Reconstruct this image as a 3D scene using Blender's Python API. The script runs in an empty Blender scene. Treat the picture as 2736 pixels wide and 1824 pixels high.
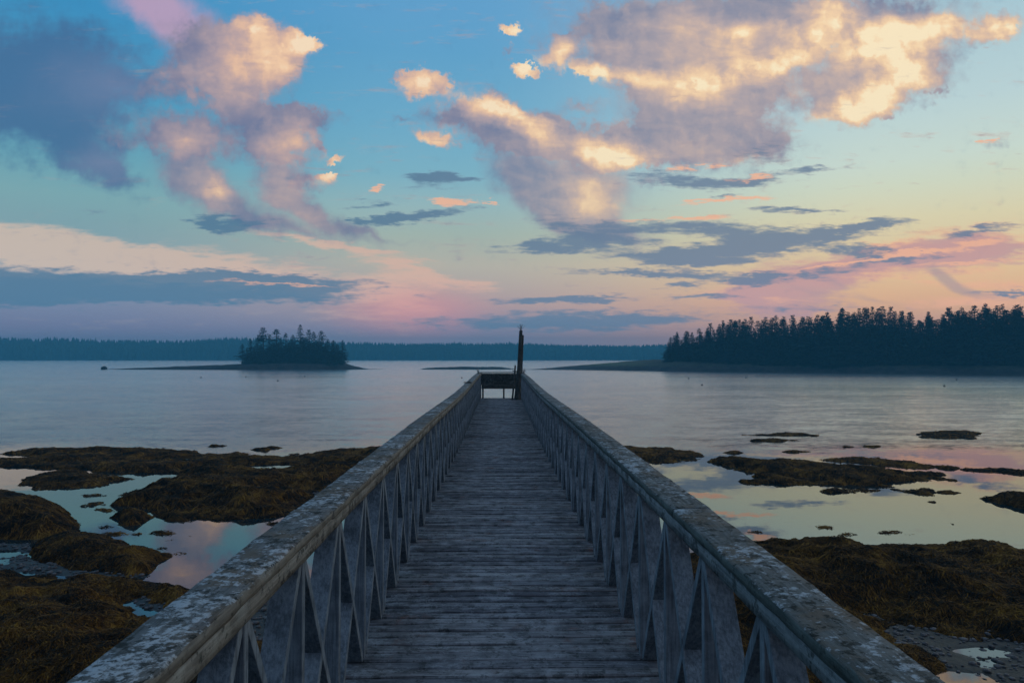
import bpy, bmesh, math, random
import numpy as np
from mathutils import Vector, Matrix, Euler
R = math.radians
random.seed(7)
rng = np.random.default_rng(11)
sc = bpy.context.scene
col = sc.collection

# ---------------------------------------------------------------- camera
EYE = 4.5                      # metres above the water
DECK = 2.9                     # deck top
FOC = 1915.0                   # focal length in pixels of the 2736 px wide photograph
cam = bpy.data.objects.new("camera", bpy.data.cameras.new("camera"))
col.objects.link(cam); sc.camera = cam
cam.location = (0, 0, EYE)
cam.rotation_euler = (R(91.17), 0, R(-0.93))
cam.data.sensor_width = 36.0
cam.data.lens = FOC / 2736 * 36
cam.data.clip_start = 0.05; cam.data.clip_end = 6000
CR = Euler(cam.rotation_euler).to_matrix()

def at(px, py, z=0.0):
    """world point at height z seen at photo pixel (px, py)"""
    d = CR @ Vector(((px-1368)/FOC, (912-py)/FOC, -1))
    t = (z-EYE)/d.z
    return Vector((d.x*t, d.y*t, z))
def at_y(px, py, Y):
    d = CR @ Vector(((px-1368)/FOC, (912-py)/FOC, -1))
    t = Y/d.y
    return Vector((d.x*t, Y, EYE+d.z*t))

sc.view_settings.view_transform = 'Standard'
sc.view_settings.look = 'None'
sc.view_settings.exposure = 0.0
sc.view_settings.gamma = 1.0
sc.cycles.use_denoising = True
sc.cycles.max_bounces = 5
sc.cycles.diffuse_bounces = 2
sc.cycles.glossy_bounces = 3
sc.cycles.volume_bounces = 1
sc.cycles.sample_clamp_indirect = 4.0
sc.cycles.caustics_reflective = False
sc.cycles.caustics_refractive = False

# ---------------------------------------------------------------- node helpers
def lin(r, g, b):
    f = lambda c: (c/255/12.92) if c/255 <= .04045 else ((c/255+.055)/1.055)**2.4
    return (f(r), f(g), f(b), 1.0)

class NT:
    def __init__(s, tree):
        s.t = tree; s.n = tree.nodes; s.l = tree.links
    def put(s, sock, v):
        if v is None: return
        if isinstance(v, bpy.types.NodeSocket): s.l.new(v, sock)
        else: sock.default_value = v
    def math(s, op, a, b=None, c=None, clamp=False):
        n = s.n.new('ShaderNodeMath'); n.operation = op; n.use_clamp = clamp
        s.put(n.inputs[0], a); s.put(n.inputs[1], b)
        if c is not None: s.put(n.inputs[2], c)
        return n.outputs[0]
    def vmath(s, op, a, b=None, scale=None):
        n = s.n.new('ShaderNodeVectorMath'); n.operation = op
        s.put(n.inputs[0], a); s.put(n.inputs[1], b)
        if scale is not None: s.put(n.inputs[3], scale)
        return n.outputs[0]
    def comb(s, x, y, z=0.0):
        n = s.n.new('ShaderNodeCombineXYZ')
        s.put(n.inputs[0], x); s.put(n.inputs[1], y); s.put(n.inputs[2], z)
        return n.outputs[0]
    def sep(s, v):
        n = s.n.new('ShaderNodeSeparateXYZ'); s.put(n.inputs[0], v); return n.outputs
    def noise(s, v, scale=1.0, detail=4.0, rough=0.55, dist=0.0, color=False, lac=2.0):
        n = s.n.new('ShaderNodeTexNoise')
        if getattr(s, 'flat', False): n.noise_dimensions = '2D'
        s.put(n.inputs['Vector'], v)
        n.inputs['Scale'].default_value = scale; n.inputs['Detail'].default_value = detail
        n.inputs['Roughness'].default_value = rough; n.inputs['Distortion'].default_value = dist
        n.inputs['Lacunarity'].default_value = lac
        return n.outputs['Color' if color else 'Fac']
    def voro(s, v, scale=1.0, feature='F1', out='Distance', rand=1.0):
        n = s.n.new('ShaderNodeTexVoronoi'); n.feature = feature; s.put(n.inputs['Vector'], v)
        n.inputs['Scale'].default_value = scale; n.inputs['Randomness'].default_value = rand
        return n.outputs[out]
    def mapping(s, v, loc=(0,0,0), rot=(0,0,0), scale=(1,1,1), typ='POINT'):
        n = s.n.new('ShaderNodeMapping'); n.vector_type = typ; s.put(n.inputs[0], v)
        n.inputs[1].default_value = loc; n.inputs[2].default_value = rot; n.inputs[3].default_value = scale
        return n.outputs[0]
    def smooth(s, v, lo, hi, a=0.0, b=1.0, kind='SMOOTHSTEP'):
        n = s.n.new('ShaderNodeMapRange'); n.interpolation_type = kind
        s.put(n.inputs[0], v); n.inputs[1].default_value = lo; n.inputs[2].default_value = hi
        n.inputs[3].default_value = a; n.inputs[4].default_value = b
        return n.outputs[0]
    def ramp(s, v, stops, interp='LINEAR'):
        n = s.n.new('ShaderNodeValToRGB'); s.put(n.inputs[0], v); r = n.color_ramp; r.interpolation = interp
        r.elements[0].position = stops[0][0]; r.elements[0].color = stops[0][1]
        r.elements[1].position = stops[-1][0]; r.elements[1].color = stops[-1][1]
        for p, c in stops[1:-1]:
            e = r.elements.new(p); e.color = c
        return n.outputs[0]
    def mix(s, f, a, b, mode='MIX'):
        n = s.n.new('ShaderNodeMix'); n.data_type = 'RGBA'; n.blend_type = mode
        s.put(n.inputs[0], f); s.put(n.inputs[6], a); s.put(n.inputs[7], b)
        return n.outputs[2]
    def blobs(s, v, items):
        """sum of soft rotated ellipses given in hundredths of sky pixels"""
        acc = None
        for it in items:
            cx, cy, rx, ry, rot, w = it
            m = s.mapping(v, ((cx-1149)/100, (818-cy)/100, 0), (0, 0, R(-rot)), (rx/100, ry/100, 1), 'TEXTURE')
            g = s.n.new('ShaderNodeTexGradient'); g.gradient_type = 'SPHERICAL'; s.l.new(m, g.inputs[0])
            acc = s.math('MULTIPLY_ADD', g.outputs['Fac'], w, acc if acc is not None else 0.0)
        return acc

# ---------------------------------------------------------------- sky (world)
def build_world():
    w = bpy.data.worlds.new("World"); sc.world = w; w.use_nodes = True
    T = NT(w.node_tree); T.n.clear(); T.flat = True
    out = T.n.new('ShaderNodeOutputWorld'); bg = T.n.new('ShaderNodeBackground')
    T.l.new(bg.outputs[0], out.inputs[0])
    tc = T.n.new('ShaderNodeTexCoord')
    d = tc.outputs['Generated']
    x, y, z = T.sep(d)
    yy = T.math('MAXIMUM', y, 0.08)
    k = 16.46
    u = T.math('MULTIPLY', T.math('DIVIDE', x, yy), k)
    v = T.math('MULTIPLY', T.math('DIVIDE', z, yy), k)
    P = T.comb(u, v, 0.0)
    # clear sky: a ramp over elevation for the cool side and one for the glow side
    el = T.math('ARCSINE', z)
    e = T.smooth(el, 0.0, R(60), kind='LINEAR')
    px = lambda yd: math.atan((818-yd)/1646)/R(60)
    cool = T.ramp(e, [(0, lin(118,122,152)), (px(760), lin(126,126,156)), (px(700), lin(126,140,164)), (px(600), lin(136,164,172)),
                      (px(500), lin(128,172,178)), (px(430), lin(108,166,182)), (px(300), lin(78,152,188)), (px(120), lin(62,142,190)), (px(0), lin(64,146,198)), (1, lin(116,138,166))])
    mid = T.ramp(e, [(0, lin(122,128,152)), (px(760), lin(142,136,156)), (px(700), lin(178,156,156)), (px(610), lin(186,182,168)),
                     (px(540), lin(168,186,176)), (px(470), lin(152,186,190)), (px(400), lin(128,180,198)), (px(280), lin(112,172,202)), (px(120), lin(98,162,202)), (px(0), lin(98,160,204)), (1, lin(116,138,166))])
    warm = T.ramp(e, [(0, lin(170,134,132)), (px(770), lin(212,156,130)), (px(700), lin(232,182,138)), (px(640), lin(234,200,152)),
                      (px(540), lin(228,218,178)), (px(470), lin(214,222,198)), (px(420), lin(206,222,210)), (px(310), lin(190,214,216)), (px(120), lin(168,200,212)), (px(0), lin(160,194,212)), (1, lin(112,130,152))])
    az = T.math('ARCTAN2', x, y)
    fw = T.smooth(az, R(-4), R(29))
    fc = T.smooth(az, R(-32), R(-5))
    base = T.mix(fw, T.mix(fc, cool, mid), warm)
    # unseen sky behind the viewer, made dark low and bright high to shade braces
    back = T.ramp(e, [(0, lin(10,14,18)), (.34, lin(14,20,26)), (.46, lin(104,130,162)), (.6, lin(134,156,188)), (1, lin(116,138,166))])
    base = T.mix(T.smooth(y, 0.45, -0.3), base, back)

    n1 = T.noise(P, 1.1, 6, .6, color=True)
    n1b = T.noise(P, 5.0, 5, .6, color=True)
    Wc = T.vmath('ADD', P, T.vmath('MULTIPLY', T.vmath('SUBTRACT', n1, (.5,.5,.5)), (1.1, .9, 0)))
    Wc = T.vmath('ADD', Wc, T.vmath('MULTIPLY', T.vmath('SUBTRACT', n1b, (.5,.5,.5)), (.46, .40, 0)))
    Ps = T.mapping(P, scale=(.28, 1.7, 1))
    n2 = T.noise(Ps, 1.3, 6, .62, color=True)
    Ws = T.vmath('ADD', P, T.vmath('MULTIPLY', T.vmath('SUBTRACT', n2, (.5,.5,.5)), (2.2, .42, 0)))
    n3 = T.noise(T.mapping(P, loc=(4,4,0), scale=(.7, 3.2, 1)), 2.6, 5, .62, color=True)
    Ws = T.vmath('ADD', Ws, T.vmath('MULTIPLY', T.vmath('SUBTRACT', n3, (.5,.5,.5)), (1.1, .26, 0)))
    nf = T.noise(T.mapping(P, loc=(3.1,7.2,0)), 2.2, 7, .58)
    def puff(dx, dy):
        n = T.n.new('ShaderNodeTexVoronoi'); n.voronoi_dimensions = '2D'; n.feature = 'SMOOTH_F1'
        T.put(n.inputs['Vector'], T.vmath('ADD', T.vmath('ADD', P, T.vmath('MULTIPLY', T.vmath('SUBTRACT', n1b, (.5,.5,.5)), (.35,.35,0))), (dx, dy, 0)))
        n.inputs['Scale'].default_value = 1.15; n.inputs['Detail'].default_value = 2.5; n.inputs['Roughness'].default_value = .5
        n.inputs['Smoothness'].default_value = .7; n.normalize = True
        return n.outputs['Distance']
    ra_ = T.math('SUBTRACT', 1.0, puff(0, 0)); rb_ = T.math('SUBTRACT', 1.0, puff(.13, .11))
    nh = T.noise(T.mapping(Ps, loc=(9,2,0)), 2.0, 6, .6)
    relief = T.math('SUBTRACT', ra_, rb_)

    c = base
    # 1. pink and peach veils low over the horizon and soft curtains of falling cloud
    nh2 = T.noise(T.mapping(P, loc=(2,5,0), scale=(.5, 2.6, 1), rot=(0,0,-.08)), 3.2, 5, .65, dist=.3)
    veil = T.blobs(Ws, [(0,548,420,60,8,1.2),(280,590,480,55,6,1.1),(620,640,420,50,6,.8),(60,600,500,60,3,.7),(900,680,240,110,0,.8),
        (760,560,330,14,9,1.0),(930,610,260,18,14,.8),(980,640,200,16,10,.6),(430,640,500,30,2,.6),
        (1850,640,300,60,-12,1.1),(2000,600,200,40,-16,.8),(2200,575,340,66,-7,1.3),(1760,680,200,40,10,.8),(2300,650,300,40,0,.5),(2250,695,300,22,0,.9)])
    hn = T.math('SUBTRACT', nh, .5)
    va = T.smooth(T.math('ADD', T.math('MULTIPLY', T.math('SUBTRACT', nh2, .5), .7), T.math('MULTIPLY_ADD', hn, 1.3, veil)), .1, .95, 0, .85)
    vc = T.mix(T.smooth(u, -11.5, 1.0), lin(216,194,176), lin(224,182,162))
    vc = T.mix(T.smooth(u, 3.0, 7.0), vc, lin(248,184,146))
    c = T.mix(va, c, vc)
    pinkglow = T.blobs(P, [(950,715,260,90,0,1.0),(1700,690,200,60,0,.3)])
    c = T.mix(T.smooth(pinkglow, 0, 1, 0, .55), c, lin(226,146,150))
    Wm = T.vmath('ADD', P, T.vmath('MULTIPLY', T.vmath('SUBTRACT', n1, (.5,.5,.5)), (.75, .6, 0)))
    soft = T.blobs(Wm, [(330,-10,190,80,35,1.0),(430,70,200,90,40,1.0)])
    c = T.mix(T.smooth(soft, .0, 1.1, 0, .8), c, lin(196,160,186))
    mauve = T.blobs(Ws, [(1850,645,250,80,-10,1.2),(2230,570,220,60,-6,1.1),(1800,690,200,50,0,.8),(1960,610,220,40,-14,.9),(2130,590,190,50,-6,.9),(1790,690,110,40,30,.7),(1720,680,90,50,10,.5),(2280,570,130,50,0,.7)])
    c = T.mix(T.smooth(T.math('MULTIPLY_ADD', T.math('SUBTRACT', nh2, .5), .8, mauve), .1, 1.0, 0, .75), c, lin(192,152,158))
    # the big soft dark cloud on the upper left
    dk = T.blobs(Wm, [(50,130,270,170,0,1.1),(210,190,240,160,5,1.1),(120,300,260,130,15,1.0),(230,375,180,80,35,.8),(380,205,170,60,0,.6),(0,230,200,140,0,.6),(255,405,110,30,10,.5)])
    nmid = T.math('SUBTRACT', nf, .5)
    dk = T.math('MULTIPLY_ADD', hn, .5, T.math('MULTIPLY_ADD', nmid, 1.1, dk))
    dcol = T.mix(T.smooth(T.blobs(Wm, [(260,200,260,130,0,.7),(250,380,160,80,0,.8)]), 0, 1), lin(70,108,150), lin(116,128,162))
    c = T.mix(T.smooth(dk, .08, 1.15, 0, .88), c, dcol)
    # 2. cumulus and the curtains that hang from it
    dens = [(380,205,120,40,0,.5),
        (530,150,190,125,0,1.15),(630,120,115,90,0,.9),(560,75,90,60,0,.85),(455,110,120,110,0,.7),(560,225,140,70,20,.6),(705,93,55,26,5,1.0),
        (390,310,190,65,5,.9),(440,340,130,90,40,.8),
        (630,320,145,90,0,1.0),(580,275,170,50,5,.7),(645,370,110,70,60,.7),(715,272,95,34,0,.75),(705,427,100,34,0,.7),
        (975,190,75,42,10,1.15),(935,170,45,18,5,.8),(1010,185,40,30,0,.7),(768,366,28,15,0,1.0),(750,410,30,12,0,.7),(735,325,20,12,0,.6),(1177,66,28,20,0,1.1),(1214,150,36,22,0,1.1),(1165,120,20,14,0,.6),(1000,320,70,28,12,.9),(918,266,32,18,0,.6),
        (1110,262,120,80,20,1.0),(1200,290,130,75,25,.95),(1010,262,95,40,0,.7),(1270,320,150,70,20,.9),(1180,350,140,70,40,.7),(1320,350,150,70,30,.8),(1400,350,130,70,0,.8),(1470,330,120,60,0,.6),
        (1420,80,230,130,10,1.0),(1620,40,300,140,0,1.1),(1800,50,260,120,0,1.0),(1980,20,200,80,0,.7),(2110,50,210,120,-10,1.0),(2060,175,210,90,-15,1.25),(1970,230,150,66,-10,1.0),(1880,170,200,90,0,.8),
        (1600,180,280,130,15,1.0),(1520,270,170,110,40,.8),(1610,320,240,90,8,1.0),(1730,320,170,70,0,.8),(1700,230,150,70,0,.7),(1330,240,80,34,0,.8),(1290,110,60,60,0,.55),(2325,48,85,46,-20,1.0),
        (1380,290,60,26,10,.7),(2052,256,26,12,0,.7),(2170,200,20,12,0,.7),(2290,320,60,20,0,.45),(1290,75,24,18,0,.6),(1350,160,40,24,0,.6),(1490,410,70,24,0,.4)]
    D = T.blobs(Wc, dens)
    Dn = T.math('ADD', T.math('MULTIPLY_ADD', nmid, .8, D), T.math('MULTIPLY', T.math('SUBTRACT', ra_, .66), 1.0))
    cur = T.blobs(Wm, [(420,370,130,90,50,.9),(470,425,130,80,50,1.0),(560,485,160,46,30,1.0),(680,525,200,24,14,.55),
        (640,400,110,100,70,.8),(665,455,130,60,45,.8),(760,510,190,30,24,.9),(870,545,180,12,12,.4),
        (1180,390,110,80,50,.9),(1250,440,140,90,50,1.0),(1340,420,150,120,60,1.0),(1330,495,160,70,25,1.0),(1400,535,200,34,10,.7),(1420,430,110,90,0,.5),
        (1490,240,130,120,40,.8),(1560,310,140,90,0,.6)])
    sweep = T.blobs(P, [(2165,622,90,22,44,.9),(2210,655,90,20,28,.9),(2280,676,110,14,8,.8),(1930,650,140,16,24,.6),(1860,668,150,18,20,.5),(2020,690,160,10,8,.5)])
    c = T.mix(T.smooth(T.math('MULTIPLY_ADD', T.math('SUBTRACT', nh2, .5), .6, sweep), .08, 1.1, 0, .55), c, lin(158,144,156))
    ca = T.math('MULTIPLY', T.smooth(T.math('MULTIPLY_ADD', nmid, .3, cur), .04, .95, 0, .88), T.smooth(cur, 0, .15))
    light = T.blobs(Wm, [(600,110,170,120,0,.5),(575,65,80,50,0,.4),(650,140,80,80,0,.3),(705,93,70,40,0,.8),(430,320,90,60,0,.4),(490,440,90,70,40,.45),(665,335,90,75,0,.6),(645,430,90,80,50,.25),(530,190,160,90,0,.35),(700,490,120,60,30,.2),
        (975,185,110,70,0,.85),(768,366,50,40,0,.7),(1177,66,60,50,0,.8),(1214,150,60,50,0,.8),(1000,320,90,50,0,.7),(750,410,50,40,0,.7),
        (1110,240,110,45,20,.75),(1200,270,120,36,30,.65),(1390,345,110,46,10,.6),(1385,440,130,110,60,.20),(1450,362,110,40,0,.4),(1340,480,110,60,0,.2),(1250,330,120,60,20,.2),
        (1960,248,130,50,-6,.75),(2050,195,110,60,-20,.7),(2115,150,80,60,0,.6),(1830,128,90,32,-18,.45),(1710,75,90,45,-15,.4),
        (1930,8,110,50,0,.6),(1900,65,150,60,-10,.5),(2030,95,120,70,-20,.6),(2130,60,150,60,0,.65),(2200,30,80,50,0,.5),(1740,140,140,50,-14,.35),
        (1600,195,120,60,0,.45),(1450,172,110,30,10,.4),(1350,168,70,40,0,.6),(1290,125,50,60,0,.5),(1560,60,160,60,0,.2),(2325,48,110,70,0,.8),
        (1660,160,600,260,0,.38),(2060,140,240,160,0,.2),(1350,430,220,180,30,.26),(1700,370,120,24,0,.3),(1560,330,180,60,0,.12),(1440,55,130,60,0,-.15),(1700,20,120,50,0,-.1)])
    hi_ = T.smooth(light, .1, .8, .80, .40)
    a = T.math('MULTIPLY', T.math('MULTIPLY', T.math('DIVIDE', T.math('SUBTRACT', Dn, .03), hi_, clamp=True), T.smooth(T.math('DIVIDE', T.math('SUBTRACT', Dn, .03), hi_), 0, 1, .4, 1)), T.smooth(D, .0, .22, 0, .96))
    a = T.math('MAXIMUM', a, ca)
    edge = T.smooth(Dn, .15, .75, 1, 0)
    nl = T.math('SUBTRACT', T.noise(T.mapping(P, loc=(5,1,0), rot=(0,0,R(-24)), scale=(.55,1.7,1)), 1.15, 6, .56, dist=.5), .5)
    lum = T.math('MULTIPLY_ADD', relief, T.smooth(light, .3, .8, .5, 1.35), T.math('MULTIPLY_ADD', T.math('SUBTRACT', ra_, .68), T.smooth(light, .2, .8, .12, .5), T.math('ADD', light, .17)))
    L = T.math('MULTIPLY_ADD', nl, T.smooth(light, .1, .8, .3, .6), lum)
    L = T.math('MULTIPLY_ADD', edge, T.math('MULTIPLY', T.smooth(light, .2, .6), .15), L)
    ccol = T.ramp(L, [(0, lin(98,120,156)), (.13, lin(124,132,158)), (.27, lin(148,146,162)), (.42, lin(176,162,166)), (.57, lin(204,178,166)), (.72, lin(232,196,164)), (.86, lin(250,214,170)), (1, lin(255,234,194))])
    ccol = T.mix(T.smooth(u, 3.0, -3.0, 0, .75), ccol, T.mix(1.0, ccol, lin(250,240,246), 'MULTIPLY'))
    c = T.mix(a, c, ccol)
    # 3. slate streaks
    st = T.blobs(Ws, [(0,655,560,52,1,1.2),(400,660,560,44,2,1.2),(640,650,330,32,3,.9),(560,632,420,14,2,.5),(100,690,500,40,0,.5),(600,690,300,20,0,.4),
        (1010,412,120,26,-2,1.0),(1040,405,70,14,0,.5),(960,490,150,18,-9,1.1),(870,510,80,18,-6,1.0),(820,474,90,10,0,.8),(510,513,90,26,8,1.2),(600,515,60,14,0,.6),
        (1380,528,170,40,10,.9),(1600,520,260,30,2,1.0),(1800,548,310,34,-5,1.2),(2000,515,160,16,-8,1.0),(1240,572,130,18,0,1.0),(1340,560,200,26,0,.8),(1560,590,270,26,0,1.1),(1700,575,200,20,0,.7),(1480,625,220,13,1,1.2),(1620,603,180,16,0,.7),
        (1560,658,70,10,0,.9),(1650,640,160,20,-3,.8),(1620,680,120,12,0,.8),(1740,645,110,22,-12,.8),(1870,385,85,14,-3,.8),(1570,410,180,30,4,1.0),(1740,412,130,20,-8,.8),(1640,452,90,9,-4,.7),(1860,480,150,10,0,.8),(1750,340,130,40,0,.5),
        (1980,574,110,20,2,1.2),(1900,625,260,26,-8,.7),(2280,530,180,14,-7,.9),(2080,590,150,14,-2,.7),(2310,674,130,9,3,.9),
        (1270,687,210,12,0,1.1),(1340,680,150,9,0,.6),(1250,742,480,34,0,.9),(1450,725,300,24,0,.8),(1000,686,60,8,0,.6),(1900,705,300,14,0,.4),
        (300,400,60,10,0,.3),(215,495,60,16,0,.35),(850,460,60,8,0,.4)])
    sn = T.math('MULTIPLY_ADD', T.math('SUBTRACT', nh, .5), 1.5, T.math('MULTIPLY_ADD', T.math('SUBTRACT', nh2, .5), 1.5, T.math('MULTIPLY', st, 1.45)))
    sa = T.smooth(sn, .18, 1.15, 0, .9)
    sc_ = T.mix(T.smooth(sn, .2, .9), T.mix(T.smooth(u, -3, 8), lin(128,136,160), lin(168,146,156)), T.mix(T.smooth(u, -6, 5), lin(86,122,150), lin(112,130,154)))
    c = T.mix(sa, c, sc_)
    rim = T.blobs(Ws, [(1660,460,130,11,-4,1.3),(1040,460,80,14,-2,1.2),(870,429,40,9,0,1.1),(2230,560,260,12,-8,.8),(1960,600,200,10,-10,.9),(1590,500,140,8,0,.9),(1740,405,80,8,-8,.9),
        (2080,575,160,8,0,.8),(2260,600,200,9,-4,.7),(1640,375,50,8,-5,.8),(650,655,260,7,2,.7),(1840,690,150,20,0,.5),(1120,461,14,7,0,.9),(2290,320,30,9,0,.8),(1450,500,60,12,0,.6),(1560,385,40,16,0,.7)])
    ra = T.smooth(T.math('MULTIPLY_ADD', T.math('SUBTRACT', nh, .5), .7, rim), .2, .7, 0, .85)
    c = T.mix(ra, c, lin(248,186,150))
    # below the horizon: dark water colour
    c = T.mix(T.smooth(z, -.02, .0), lin(40,60,75), c)
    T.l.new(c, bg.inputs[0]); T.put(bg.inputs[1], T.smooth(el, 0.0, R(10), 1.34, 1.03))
    w.cycles.sampling_method = 'MANUAL'; w.cycles.sample_map_resolution = 1024
build_world()

sun = bpy.data.objects.new("sun", bpy.data.lights.new("sun", 'SUN'))
col.objects.link(sun)
sun.data.energy = 0.2; sun.data.angle = R(14); sun.data.color = (1.0, .72, .48)
sun.rotation_euler = (R(90-9), 0, R(90-12))      # low glow from the right, a little ahead

# ---------------------------------------------------------------- scene helpers
def tag(o, label=None, cat=None, group=None, kind=None):
    if label: o['label'] = label
    if cat: o['category'] = cat
    if group: o['group'] = group
    if kind: o['kind'] = kind
    return o
def empty(name, loc=(0,0,0), rz=0.0, parent=None):
    o = bpy.data.objects.new(name, None); col.objects.link(o); o.location = loc; o.rotation_euler = (0,0,rz)
    o.empty_display_size = .2
    if parent: o.parent = parent
    return o
def link_mesh(name, me, mat=None, parent=None, loc=(0,0,0)):
    if mat and not me.materials: me.materials.append(mat)
    o = bpy.data.objects.new(name, me); col.objects.link(o); o.location = loc
    if parent: o.parent = parent
    return o
class MB:
    """collects vertices and faces for one mesh"""
    def __init__(s): s.v = []; s.f = []
    def add(s, vs, fs):
        n = len(s.v); s.v += [tuple(p) for p in vs]; s.f += [tuple(i+n for i in f) for f in fs]
    def box(s, c, size, rot=None, jit=0.0):
        hx, hy, hz = size[0]/2, size[1]/2, size[2]/2
        vs = [Vector((sx*hx, sy*hy, sz*hz)) for sx in (-1,1) for sy in (-1,1) for sz in (-1,1)]
        if jit: vs = [p+Vector((random.uniform(-jit,jit), random.uniform(-jit,jit), random.uniform(-jit,jit))) for p in vs]
        if rot is not None: vs = [rot @ p for p in vs]
        vs = [p+Vector(c) for p in vs]
        s.add(vs, [(0,1,3,2),(4,6,7,5),(0,4,5,1),(2,3,7,6),(0,2,6,4),(1,5,7,3)])
    def bar(s, a, b, w, t, side=Vector((1,0,0))):
        """board from a to b, w wide along side, t thick"""
        a = Vector(a); b = Vector(b); d = (b-a).normalized(); n = d.cross(side).normalized(); sd = n.cross(d).normalized()
        vs = []
        for p in (a, b):
            for i, j in ((-1,-1),(1,-1),(1,1),(-1,1)): vs.append(p+sd*(i*w/2)+n*(j*t/2))
        s.add(vs, [(3,2,1,0),(4,5,6,7),(0,1,5,4),(1,2,6,5),(2,3,7,6),(3,0,4,7)])
    def tube(s, pts, rad, seg=12, caps=True, lump=0.0):
        rings = []
        n0 = len(s.v)
        for i, p in enumerate(pts):
            p = Vector(p)
            d = (Vector(pts[min(i+1,len(pts)-1)])-Vector(pts[max(i-1,0)])).normalized()
            a = d.orthogonal().normalized() if abs(d.z) < .9 else Vector((1,0,0)); b = d.cross(a).normalized(); a = b.cross(d)
            r = rad[i] if isinstance(rad,(list,tuple)) else rad
            for k in range(seg):
                t = 2*math.pi*k/seg; rr = r*(1+lump*math.sin(3*t+i*.7)+lump*random.uniform(-.5,.5))
                s.v.append(tuple(p+a*math.cos(t)*rr+b*math.sin(t)*rr))
        for i in range(len(pts)-1):
            for k in range(seg):
                k2 = (k+1) % seg
                s.f.append((n0+i*seg+k, n0+i*seg+k2, n0+(i+1)*seg+k2, n0+(i+1)*seg+k))
        if caps:
            s.f.append(tuple(n0+k for k in range(seg))[::-1]); m = n0+(len(pts)-1)*seg
            s.f.append(tuple(m+k for k in range(seg)))
    def mesh(s, name):
        me = bpy.data.meshes.new(name); me.from_pydata(s.v, [], s.f); me.update(); return me
    def build(s, name, mat, parent=None, bevel=0.0, loc=(0,0,0)):
        me = s.mesh(name)
        if bevel:
            bm = bmesh.new(); bm.from_mesh(me)
            bmesh.ops.bevel(bm, geom=bm.edges[:], offset=bevel, segments=1, affect='EDGES'); bm.to_mesh(me); bm.free()
        return link_mesh(name, me, mat, parent, loc)

def np_mesh(name, V, F):
    """V (n,3), F (m,k) same-size faces"""
    me = bpy.data.meshes.new(name); V = np.asarray(V, np.float32); F = np.asarray(F, np.int32)
    me.vertices.add(len(V)); me.vertices.foreach_set('co', V.ravel())
    k = F.shape[1]; me.loops.add(F.size); me.loops.foreach_set('vertex_index', F.ravel())
    me.polygons.add(len(F)); me.polygons.foreach_set('loop_start', np.arange(0, F.size, k, dtype=np.int32))
    me.update(calc_edges=True); me.validate(); return me

# value noise
def _hash(ix, iy, seed):
    h = (ix.astype(np.int64)*374761393 + iy.astype(np.int64)*668265263 + seed*1442695041) & 0xffffffff
    h = ((h ^ (h >> 13))*1274126177) & 0xffffffff
    return ((h ^ (h >> 16)) & 0xffffff)/float(0xffffff)
def vnoise(x, y, seed=0):
    ix = np.floor(x); iy = np.floor(y); fx = x-ix; fy = y-iy
    fx = fx*fx*fx*(fx*(fx*6-15)+10); fy = fy*fy*fy*(fy*(fy*6-15)+10)
    a = _hash(ix,iy,seed); b = _hash(ix+1,iy,seed); c = _hash(ix,iy+1,seed); d = _hash(ix+1,iy+1,seed)
    return (a*(1-fx)+b*fx)*(1-fy)+(c*(1-fx)+d*fx)*fy
def fbm(x, y, oct=5, seed=0, gain=.5):
    s = 0; amp = 1; tot = 0
    for i in range(oct):
        s = s+amp*vnoise(x*2**i+17*i, y*2**i-9*i, seed+i); tot += amp; amp *= gain
    return s/tot*2-1

# ---------------------------------------------------------------- materials
def material(name):
    m = bpy.data.materials.new(name); m.use_nodes = True
    T = NT(m.node_tree); bs = T.n['Principled BSDF']; return m, T, bs
def bump(T, bs, h, strength, dist):
    b = T.n.new('ShaderNodeBump'); b.inputs['Strength'].default_value = strength; b.inputs['Distance'].default_value = dist
    T.put(b.inputs['Height'], h); T.l.new(b.outputs[0], bs.inputs['Normal'])
def coords(T, which='Object'):
    return T.n.new('ShaderNodeTexCoord').outputs[which]

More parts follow.
